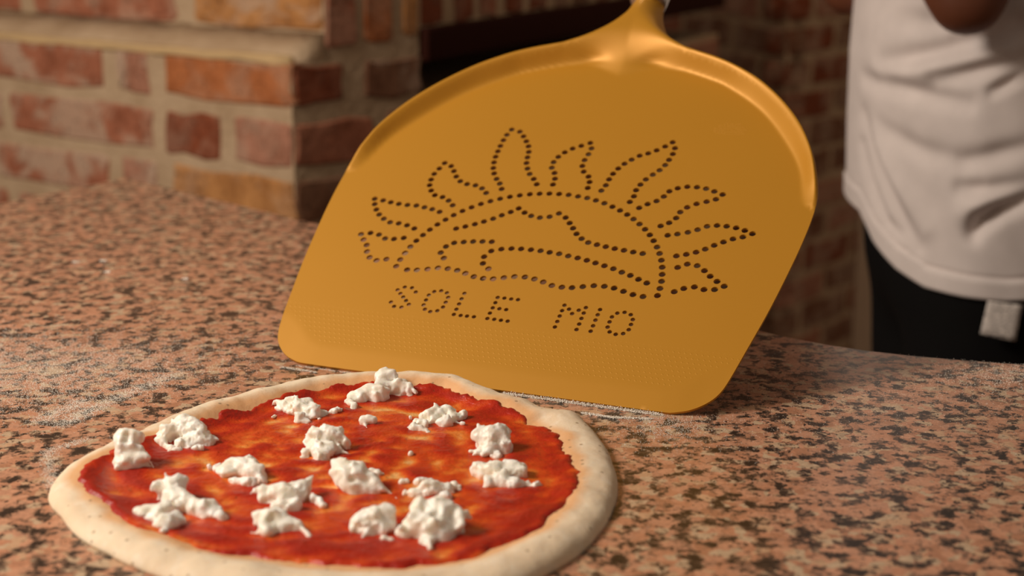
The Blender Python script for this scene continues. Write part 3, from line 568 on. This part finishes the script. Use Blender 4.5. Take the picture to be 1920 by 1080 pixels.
def dough_z(x, y):
    t = math.atan2(y, x); r = math.hypot(x, y); Ro = float(R_out(t)); q = r / Ro
    w = .024 / Ro                                       # rim width
    s = min(max((q - (1 - 1.4 * w)) / (.80 * w), 0), 1); s = s * s * (3 - 2 * s)
    rim = .0080 + .0042 * rim_lift(t) + .0013 * noise.noise((math.cos(t) * 3, math.sin(t) * 3, 4)) + .0012 * noise.noise((math.cos(t) * 9, math.sin(t) * 9, 7))
    z = .0042 + (rim - .0042) * s + .0006 * noise.noise((x * 60, y * 60, 2)) + .0004 * s * noise.noise((x * 150, y * 150, 6))
    e = (q - (1 - .62 * w)) / (.62 * w)
    if e > 0:
        z = z * math.sqrt(max(0, 1 - min(e, 1) ** 2.2)) if e < 1 else 0
    return z
pizza = empty('pizza', (CX, CY, ZC)); tag(pizza, 'uncooked round pizza with tomato sauce and torn mozzarella on the granite', 'pizza')
NT = 420; qs = np.concatenate([np.linspace(0, .78, 26)[1:], np.linspace(.785, .97, 44), np.linspace(.973, 1, 16)])
V, F, ST = [(0, 0, .0048)], [], [0.]
for q in qs:
    for i in range(NT):
        t = 2 * math.pi * i / NT; r = float(R_out(t)) * q; x, y = r * math.cos(t), r * math.sin(t)
        V.append((x, y, dough_z(x, y)))
        d = r - min(R_sau0(t), R_out(t) - .0135 - .010 * rim_lift(t)) - .003 - .004 * fbm2(math.cos(t), math.sin(t), 5, 21, 3)
        ST.append(min(1, max(0, 1 - d / .006)) * .85 if d > 0 else .85)
nq = len(qs)
for i in range(NT): F.append((0, 1 + i, 1 + (i + 1) % NT))
for k in range(nq - 1):
    for i in range(NT): a = 1 + k * NT; F.append((a + i, a + NT + i, a + NT + (i + 1) % NT, a + (i + 1) % NT))
bb = len(V)
for q in (.985, .5):                                       # underside
    for i in range(NT):
        t = 2 * math.pi * i / NT; r = float(R_out(t)) * q; V.append((r * math.cos(t), r * math.sin(t), .0002)); ST.append(0)
a = 1 + (nq - 1) * NT
for i in range(NT):
    j = (i + 1) % NT; F.append((a + i, bb + i, bb + j, a + j)); F.append((bb + i, bb + NT + i, bb + NT + j, bb + j))
F.append(tuple(bb + NT + i for i in range(NT - 1, -1, -1)))
dough = mesh('dough_base', V, F, DOUGH, pizza); dough['label'] = 'pale floured dough with a raised rim'
at = dough.data.attributes.new('stain', 'FLOAT', 'POINT'); at.data.foreach_set('value', ST)
# sauce: a sheet whose thickness follows the ladle's swirl
def sauce_thick(x, y, t, r):
    s = t + r * 9 + .5 * noise.noise((x * 14, y * 14, 5))
    n1 = noise.noise((math.cos(s) * 2.3 * (1 + r * 9), math.sin(s) * 2.3 * (1 + r * 9), r * 95)) + .5 * noise.noise((x * 60, y * 85, r * 60 + 3)) + .35 * noise.noise((x * 130, y * 190, 11))
    return n1
V, F, TK = [], [], []; NS, NR_ = 480, 110
for k in range(NR_ + 1):
    for i in range(NS):
        t = 2 * math.pi * i / NS; Rs = sauce_edge(t); u = (k + .2) / (NR_ + .2); r = Rs * u ** .9; x, y = r * math.cos(t), r * math.sin(t)
        n1 = sauce_thick(x, y, t, r); edge_d = (Rs - r)
        amount = .50 + .62 * n1 + .30 * max(0, (u - .55)) / .45
        amount = min(1, max(0, amount)); e = min(1, edge_d / .0035); e = e * (2 - e)
        tk = (.0002 + .0016 * amount + .0005 * abs(noise.noise((x * 330, y * 330, 1)))) * e - .0003 * (1 - e)
        V.append((x, y, dough_z(x, y) + tk + .0003)); TK.append(amount)
for k in range(NR_):
    for i in range(NS): j = (i + 1) % NS; F.append((k * NS + i, (k + 1) * NS + i, (k + 1) * NS + j, k * NS + j))
F.append(tuple(range(NS)))
sauce = mesh('tomato_sauce', V, F, SAUCE, pizza); sauce['label'] = 'streaky red tomato sauce'
at = sauce.data.attributes.new('thick', 'FLOAT', 'POINT'); at.data.foreach_set('value', TK)
# torn mozzarella
for ci, blobs in enumerate(CURDS):
    B = np.array(blobs); B[:, 0] -= CX * 1000; B[:, 1] -= CY * 1000                     # mm, relative to the pizza
    for k in range(len(B)):
        x, y = B[k, :2] / 1000; B[k, 2] += dough_z(x, y) * 1000 - 4.4
    big = B[:, 3].max(); h = .42 if big < 2.2 else .55 if big < 5 else .62
    lo = (B[:, :3] - B[:, 3:]).min(0) - 1.2; hi_ = (B[:, :3] + B[:, 3:]).max(0) + 1.2
    P = grid(lo - 1, hi_ + 1, h); D = None
    PW_ = P + np.stack([vnoise(P, .26, 200 + 3 * ci + q) for q in range(3)], -1) * min(1.7, big * .36)
    for k, (x, y, z, r) in enumerate(B):
        d = np.linalg.norm(PW_ - (x, y, z), axis=-1) - r * (1.24 if r > 1.5 else 1.1)
        if r > 1.5: d = smin(d, cone(PW_, (x, y, z), (x + .2 * r, y - .3 * r, 4.6), .85 * r, 1.0 * r), 1.5)
        if r < 2.0 and k:                                # strands hang on their nearest neighbour
            j = int(np.argmin(np.linalg.norm(B[:k, :3] - B[k, :3], axis=1)))
            if np.linalg.norm(B[j, :3] - B[k, :3]) < 9: d = smin(d, cone(PW_, B[j, :3], (x, y, z), min(B[j, 3], 1.5 * r), r * .9), .5)
        D = d if D is None else smin(D, d, min(2.6, .55 * r + .3))
    amp = min(1, big / 4.5)
    nz = .4 + vnoise(P, .33, 40 + ci); n2 = .7 - 2 * np.abs(vnoise(P * [1, 1, .6] + 9, .55, 70 + ci)); n3 = vnoise(P + 3, 1.15, 90 + ci)
    rough = (.45, 1.0, .8, .6, .35, .35, .3, .5, .8, 1.0, .5, .8, 1.0, .8, .7, .4, .9, .8, .5, .6, .6)[ci]
    D = D - amp * (.60 * nz + rough * .42 * n2 + rough * .30 * n3 - .35)
    base = np.array([dough_z(x / 1000, y / 1000) for x, y in B[:, :2]]).min() * 1000
    D = np.maximum(D, (base + .2) - P[..., 2])
    Vc, Fc = surface_net(P, D); c0 = B[:, :3].mean(0) * [1, 1, 0] + [0, 0, base]
    o = mesh('mozzarella_piece', (Vc - c0) / 1000, Fc, CHEESE, pizza); o.location = c0 / 1000
    if ci == 0: o['label'] = 'white torn mozzarella'
    wet = np.clip(1 - (Vc[:, 2] - base - .6) / 3.2, 0, 1)
    at = o.data.attributes.new('wet', 'FLOAT', 'POINT'); at.data.foreach_set('value', wet)

# ================================================================= flour dust on the counter
rf = random.Random(11); grains = []
def dust(cx, cy, sx, sy, ang, n, size=.00022):
    c, s = math.cos(R(ang)), math.sin(R(ang))
    for _ in range(n):
        a, b = rf.gauss(0, sx), rf.gauss(0, sy); grains.append((cx + a * c - b * s, cy + a * s + b * c, size * rf.uniform(.5, 1.5), 0))
def streak(p, q, w, n, size=.0002, z=0):
    for _ in range(n):
        t = rf.random(); grains.append((p[0] + (q[0] - p[0]) * t + rf.gauss(0, w), p[1] + (q[1] - p[1]) * t + rf.gauss(0, w), size * rf.uniform(.5, 1.6), abs(rf.gauss(0, z))))
dust(-.31, .93, .055, .035, 20, 16000, .0002); dust(-.26, .90, .05, .03, 40, 8000, .0002); dust(-.34, .99, .03, .03, 0, 2500); dust(-.24, .95, .06, .04, 0, 2500)
for a, b in (((-.248, .829), (-.234, .865)), ((-.234, .865), (-.203, .926)), ((-.262, .835), (-.245, .875))): streak(a, b, .004, 1500)
streak((-.226, .737), (-.243, .79), .0025, 900); streak((-.243, .79), (-.226, .81), .002, 500)
streak((-.142, .938), (-.118, .927), .0006, 500, .0002, .0004)
ex = lambda u: (PEEL_O.x + E1.x * u - .0008, PEEL_O.y + E1.y * u - .0016)
streak(ex(.02), ex(.117), .00045, 3200, .00026, .0007); streak(ex(-.12), ex(.02), .0006, 900)
streak((.039, .851), (.056, .843), .0005, 800, .00024, .0004); streak((.056, .843), (.078, .8405), .0005, 900, .00024, .0004)
dust(.085, .832, .012, .012, 0, 1100, .00018); dust(.075, .82, .03, .02, 0, 900, .00018)
dust(.31, .925, .03, .018, 0, 3000, .0002); dust(.26, .90, .06, .04, 0, 2500, .00016); dust(.15, .86, .08, .06, 0, 2500, .00015); dust(-.1, .98, .15, .06, 0, 1800, .00015)
for x, y in ((-.342, 1.217), (-.320, 1.221), (-.308, 1.184), (-.244, 1.162)):
    for _ in range(14): grains.append((x + rf.gauss(0, .0011), y + rf.gauss(0, .0007), .0008, 0))
gv = np.array([(1, 0, 0), (0, 1, 0), (-1, 0, 0), (0, -1, 0), (0, 0, 1.)]); GF = [(0, 1, 4), (1, 2, 4), (2, 3, 4), (3, 0, 4)]
ed = np.array(edge); gp = np.array([(x, y) for x, y, s, z in grains]); ok = in_poly(gp, ed)
ok &= np.array([math.hypot(x - CX, y - CY) > R_out(math.atan2(y - CY, x - CX)) - .001 for x, y in gp])
V = np.concatenate([gv * s + (x, y, z) for (x, y, s, z), k in zip(grains, ok) if k]); ng = int(ok.sum())
F = (np.arange(ng)[:, None, None] * 5 + np.array(GF)[None]).reshape(-1, 3)
fl = mesh('flour_dusting', V, F, FLOUR, None, False); fl.location = (0, 0, ZC + .00003)
tag(fl, 'white flour dusted over the granite around the pizza', 'flour'); fl['kind'] = 'stuff'

# ================================================================= person in a white T-shirt, holding the handle of the peel
BX, BY = .49, 1.62
person = empty('person', (BX, BY, 0)); tag(person, 'person in white T-shirt and black trousers standing right of the oven', 'person')
def hand_pt(s): q = PEEL_O + E2 * s + EN * zt(s); return np.array(q)
SHL, SHR = np.array((.50, 1.455, 1.415)), np.array((.50, 1.785, 1.415))
ELL, ELR = np.array((.402, 1.432, 1.108)), np.array((.356, 1.70, 1.104))
GL, GR = hand_pt(.88), hand_pt(1.0)
axis = np.array(E2)
def wrist(el, g):
    d = g - el; return g - d / np.linalg.norm(d) * .075
WL, WR = wrist(ELL, GL), wrist(ELR, GR)
P = grid((.28, 1.38, .02), (.72, 1.86, 1.75), .009)
HEAD = np.array((.455, 1.62, 1.60))
parts = [ellipsoid(P, (.505, 1.62, 1.30), (.098, .15, .19)), ellipsoid(P, (.50, 1.62, 1.08), (.105, .135, .17)), ellipsoid(P, (.51, 1.62, .93), (.10, .145, .12)),
         cone(P, (.51, 1.62, 1.42), (.475, 1.62, 1.54), .062, .056), cone(P, SHL + (0, .05, .02), SHR + (0, -.05, .02), .062, .062)]
D = parts[0]
for d in parts[1:]: D = smin(D, d, .05)
for sh, el, wr in ((SHL, ELL, WL), (SHR, ELR, WR)):
    mu, mf = el + (sh - el) * .35, el + (wr - el) * .30; arm = smin(smin(cone(P, sh, mu, .058, .056), cone(P, mu, el, .056, .031), .01), smin(cone(P, el, mf, .031, .050), cone(P, mf, wr, .050, .027), .01), .012); D = smin(D, arm, .025)
for yy in (1.545, 1.695):                                 # legs and feet
    leg = smin(cone(P, (.51, yy, .88), (.50, yy, .48), .082, .055), cone(P, (.50, yy, .48), (.52, yy, .09), .054, .036), .03)
    leg = smin(leg, cone(P, (.53, yy, .06), (.40, yy, .045), .036, .03), .02); D = smin(D, leg, .03)
head = smin(ellipsoid(P, HEAD + (.012, 0, .03), (.098, .078, .095)), ellipsoid(P, HEAD + (-.035, 0, -.045), (.058, .056, .062)), .03)
head = smin(head, cone(P, HEAD + (-.088, 0, .0), HEAD + (-.105, 0, -.03), .008, .014), .012)          # nose
for s in (-1, 1):
    head = smin(head, ellipsoid(P, HEAD + (.01, s * .078, -.005), (.020, .010, .032)), .006)
    head = np.maximum(head, -ellipsoid(P, HEAD + (-.098, s * .031, .008), (.016, .017, .010)))
head = np.maximum(head, -ellipsoid(P, HEAD + (-.095, 0, -.063), (.012, .024, .004)))
D = smin(D, head, .02)
BV, BF = surface_net(P, D)
def hand(el, g, sgn):
    """closed hand round the handle: palm on the forearm side, four unequal fingers, opposed thumb"""
    out = None; m = el - g; m -= axis * (m @ axis); m /= np.linalg.norm(m); b = np.cross(axis, m)
    Q = grid(g - .075, g + .075, .0034); d0 = el - g; d0 /= np.linalg.norm(d0)
    D = smin(ellipsoid(Q, g + m * .030 + b * .004, (.034, .034, .026)), cone(Q, g + m * .026 + axis * .028, g + m * .026 - axis * .028, .0135, .0125), .012)
    D = smin(D, cone(Q, g + d0 * .03, g + d0 * .078, .024, .026), .014)
    for k, ln in enumerate((230, 250, 238, 205)):
        off = axis * ((k - 1.5) * .0192); p = None; rr = .0088 - .0005 * (k == 3); a0 = -15
        for j in range(8):
            a = R(a0 + ln * j / 7) * sgn; q = g + off + (m * math.cos(a) + b * math.sin(a)) * .0205
            if p is not None: D = np.minimum(D, cone(Q, p, q, rr, rr - .0003))
            p = q
    t0 = g + m * .026 + axis * .034; t1 = g + axis * .046 + (m * .3 - b * sgn * .95) * .021; t2 = g + axis * .042 + (-m * .75 - b * sgn * .6) * .0215
    D = smin(D, smin(cone(Q, t0, t1, .012, .0105), cone(Q, t1, t2, .0105, .0085), .004), .006)
    D = np.maximum(D, .0113 - np.linalg.norm((Q - g) - ((Q - g) @ axis)[..., None] * axis, axis=-1))
    return surface_net(Q, D)
allV, allF = [BV], [BF]; n0 = len(BV)
for el, g, s in ((ELL, GL, 1), (ELR, GR, 1)):
    hv, hf = hand(el, g, s); allV.append(hv); allF.append(hf + n0); n0 += len(hv)
body = mesh('body', np.concatenate(allV) - (BX, BY, 0), [tuple(f) for F in allF for f in F], SKIN, person)
body['label'] = 'bare brown arms and head'
m = body.modifiers.new('smooth', 'SMOOTH'); m.factor = .5; m.iterations = 3
Q = grid(HEAD - .13, HEAD + (.14, .13, .16), .008); hr = ellipsoid(Q, HEAD + (.018, 0, .036), (.102, .084, .098))
hr = np.maximum(hr, -(Q[..., 2] - HEAD[2] + .02 + (Q[..., 0] - HEAD[0]) * .9 - .05)) + .003 * vnoise(Q, 60, 3)
HV, HF = surface_net(Q, hr); mesh('hair', HV - (BX, BY, 0), HF, HAIR, person)
# trousers
P = grid((.34, 1.40, .06), (.68, 1.84, 1.02), .010)
D = smin(ellipsoid(P, (.495, 1.62, .93), (.120, .146, .17)), ellipsoid(P, (.498, 1.62, .85), (.126, .150, .12)), .04)
for yy in (1.545, 1.695):
    D = smin(D, smin(cone(P, (.478, yy, .82), (.485, yy, .46), .086, .072), cone(P, (.485, yy, .46), (.515, yy, .10), .072, .062), .03), .03)
D = np.maximum(D, P[..., 2] - .985); D = np.maximum(D, .075 - P[..., 2])
TV, TF = surface_net(P, D); tr = mesh('trousers', TV - (BX, BY, 0), TF, PANTS, person); tr['label'] = 'black trousers'
m = tr.modifiers.new('smooth', 'SMOOTH'); m.factor = .5; m.iterations = 3
for yy in (1.545, 1.695):
    Q = grid((.34, yy - .06, 0), (.60, yy + .06, .13), .008)
    D = smin(cone(Q, (.545, yy, .045), (.41, yy, .032), .044, .034), ellipsoid(Q, (.53, yy, .07), (.048, .044, .05)), .02); D = np.maximum(D, .004 - Q[..., 2])
    sv, sf = surface_net(Q, D); mesh('shoe', sv - (BX, BY, 0), sf, SHOE, person)
# T-shirt: lofted cotton tube with drawn folds, sleeves, rolled hem
SA, SB = .146, .172
fold_data = [(a * 1.35 / 1000, w * 1.2, [tuple(p) for p in l]) for a, w, l in FOLDS]
def shirt_pt(th, v):
    """th in degrees, v 0 hem .. 1 collar"""
    zh = float(np.interp(th, [0, 90, 165, 189, 199, 214, 228, 244, 259, 300, 360], [.85, .86, .892, .884, .859, .8395, .829, .8265, .8255, .835, .85]))
    z = zh + (1.475 - zh) * v
    fa = float(np.interp(z, [.82, .90, .95, 1.04, 1.15, 1.30, 1.38, 1.43, 1.46, 1.48], [.93, .95, .97, 1.0, .97, .82, .70, .55, .43, .38]))
    fb = float(np.interp(z, [.82, .95, 1.05, 1.15, 1.30, 1.38, 1.43, 1.46, 1.48], [.97, .98, 1.0, .98, .98, .96, .80, .50, .36]))
    d = 0.
    for a, w, l in fold_data:
        best, tb = 1e9, 0; m = len(l) - 1
        for k in range(m):
            p, q = l[k], l[k + 1]; px, pz = (th - p[0]) * .0028, z - p[1]; qx, qz = (q[0] - p[0]) * .0028, q[1] - p[1]
            t = min(1, max(0, (px * qx + pz * qz) / (qx * qx + qz * qz))); dd = math.hypot(px - qx * t, pz - qz * t)
            if dd < best: best, tb = dd, (k + t) / m
        s = best / (w / 1000)
        if s < 3: d += a * math.exp(-s * s) * (.55 + .45 * math.sin(math.pi * tb))
    d += .006 * noise.noise((math.cos(R(th)) * 2, math.sin(R(th)) * 2, z * 7)) + .0012 * noise.noise((math.cos(R(th)) * 5 + z * 8, math.sin(R(th)) * 5, z * 17))
    hz_ = z - zh
    if hz_ < .020: d += .0022
    elif hz_ < .023: d -= .0015
    c, s = math.cos(R(th)), math.sin(R(th)); cxo = .0 + max(0, z - 1.15) * .05
    return ((SA * fa + d) * c + cxo, (SB * fb + d) * s, z)
ths = np.concatenate([np.arange(0, 160, 5), np.arange(160, 290, .9), np.arange(290, 360, 5)])
vs_ = np.concatenate([[0, .004, .012, .022, .029, .031, .033, .036, .04], np.linspace(.045, .6, 110), np.linspace(.61, 1, 30)])
V = [shirt_pt(t, v) for v in vs_ for t in ths]; nt = len(ths)
F = [(k * nt + i, k * nt + (i + 1) % nt, (k + 1) * nt + (i + 1) % nt, (k + 1) * nt + i) for k in range(len(vs_) - 1) for i in range(nt)]
for sh, el in ((SHL, ELL), (SHR, ELR)):                                  # short sleeves
    d = el - sh; L = np.linalg.norm(d); d /= L; x = np.cross(d, (1, 0, 0)); x /= np.linalg.norm(x); y = np.cross(d, x); b = len(V)
    for k in range(9):
        t = -.05 + .24 * k / 8; rr = .072 + .004 * math.sin(k * 1.3)
        for i in range(28):
            a = 2 * math.pi * i / 28; q = sh + d * t + (x * math.cos(a) + y * math.sin(a)) * rr * (1 + .04 * noise.noise((a, k * .5, 3))); V.append(tuple(q - (BX, BY, 0)))
    F += [(b + k * 28 + i, b + k * 28 + (i + 1) % 28, b + (k + 1) * 28 + (i + 1) % 28, b + (k + 1) * 28 + i) for k in range(8) for i in range(28)]
shirt = mesh('t_shirt', V, F, SHIRT, person); shirt['label'] = 'loose creased white T-shirt'; fix_normals(shirt)
m = shirt.modifiers.new('cloth', 'SOLIDIFY'); m.thickness = .0014; m.offset = -1
# printed care tag hanging from the side seam
def tag_pt(u, w):
    th = 252.5 + 12.5 * u - 2.0 * w; z = .826 - .002 * u - (.031 + .003 * u) * w
    return ((SA * .945 + .004 + .004 * w) * math.cos(R(th)), (SB * .975 + .006 + .006 * w) * math.sin(R(th)), z)
V = [tag_pt(i / 6, k / 6) for k in range(7) for i in range(7)]; F = [(k * 7 + i, k * 7 + i + 1, k * 7 + i + 8, k * 7 + i + 7) for k in range(6) for i in range(6)]
ct = mesh('care_tag', V, F, TAG, shirt); ct['label'] = 'printed care tag below the hem'
m = ct.modifiers.new('cloth', 'SOLIDIFY'); m.thickness = .0006
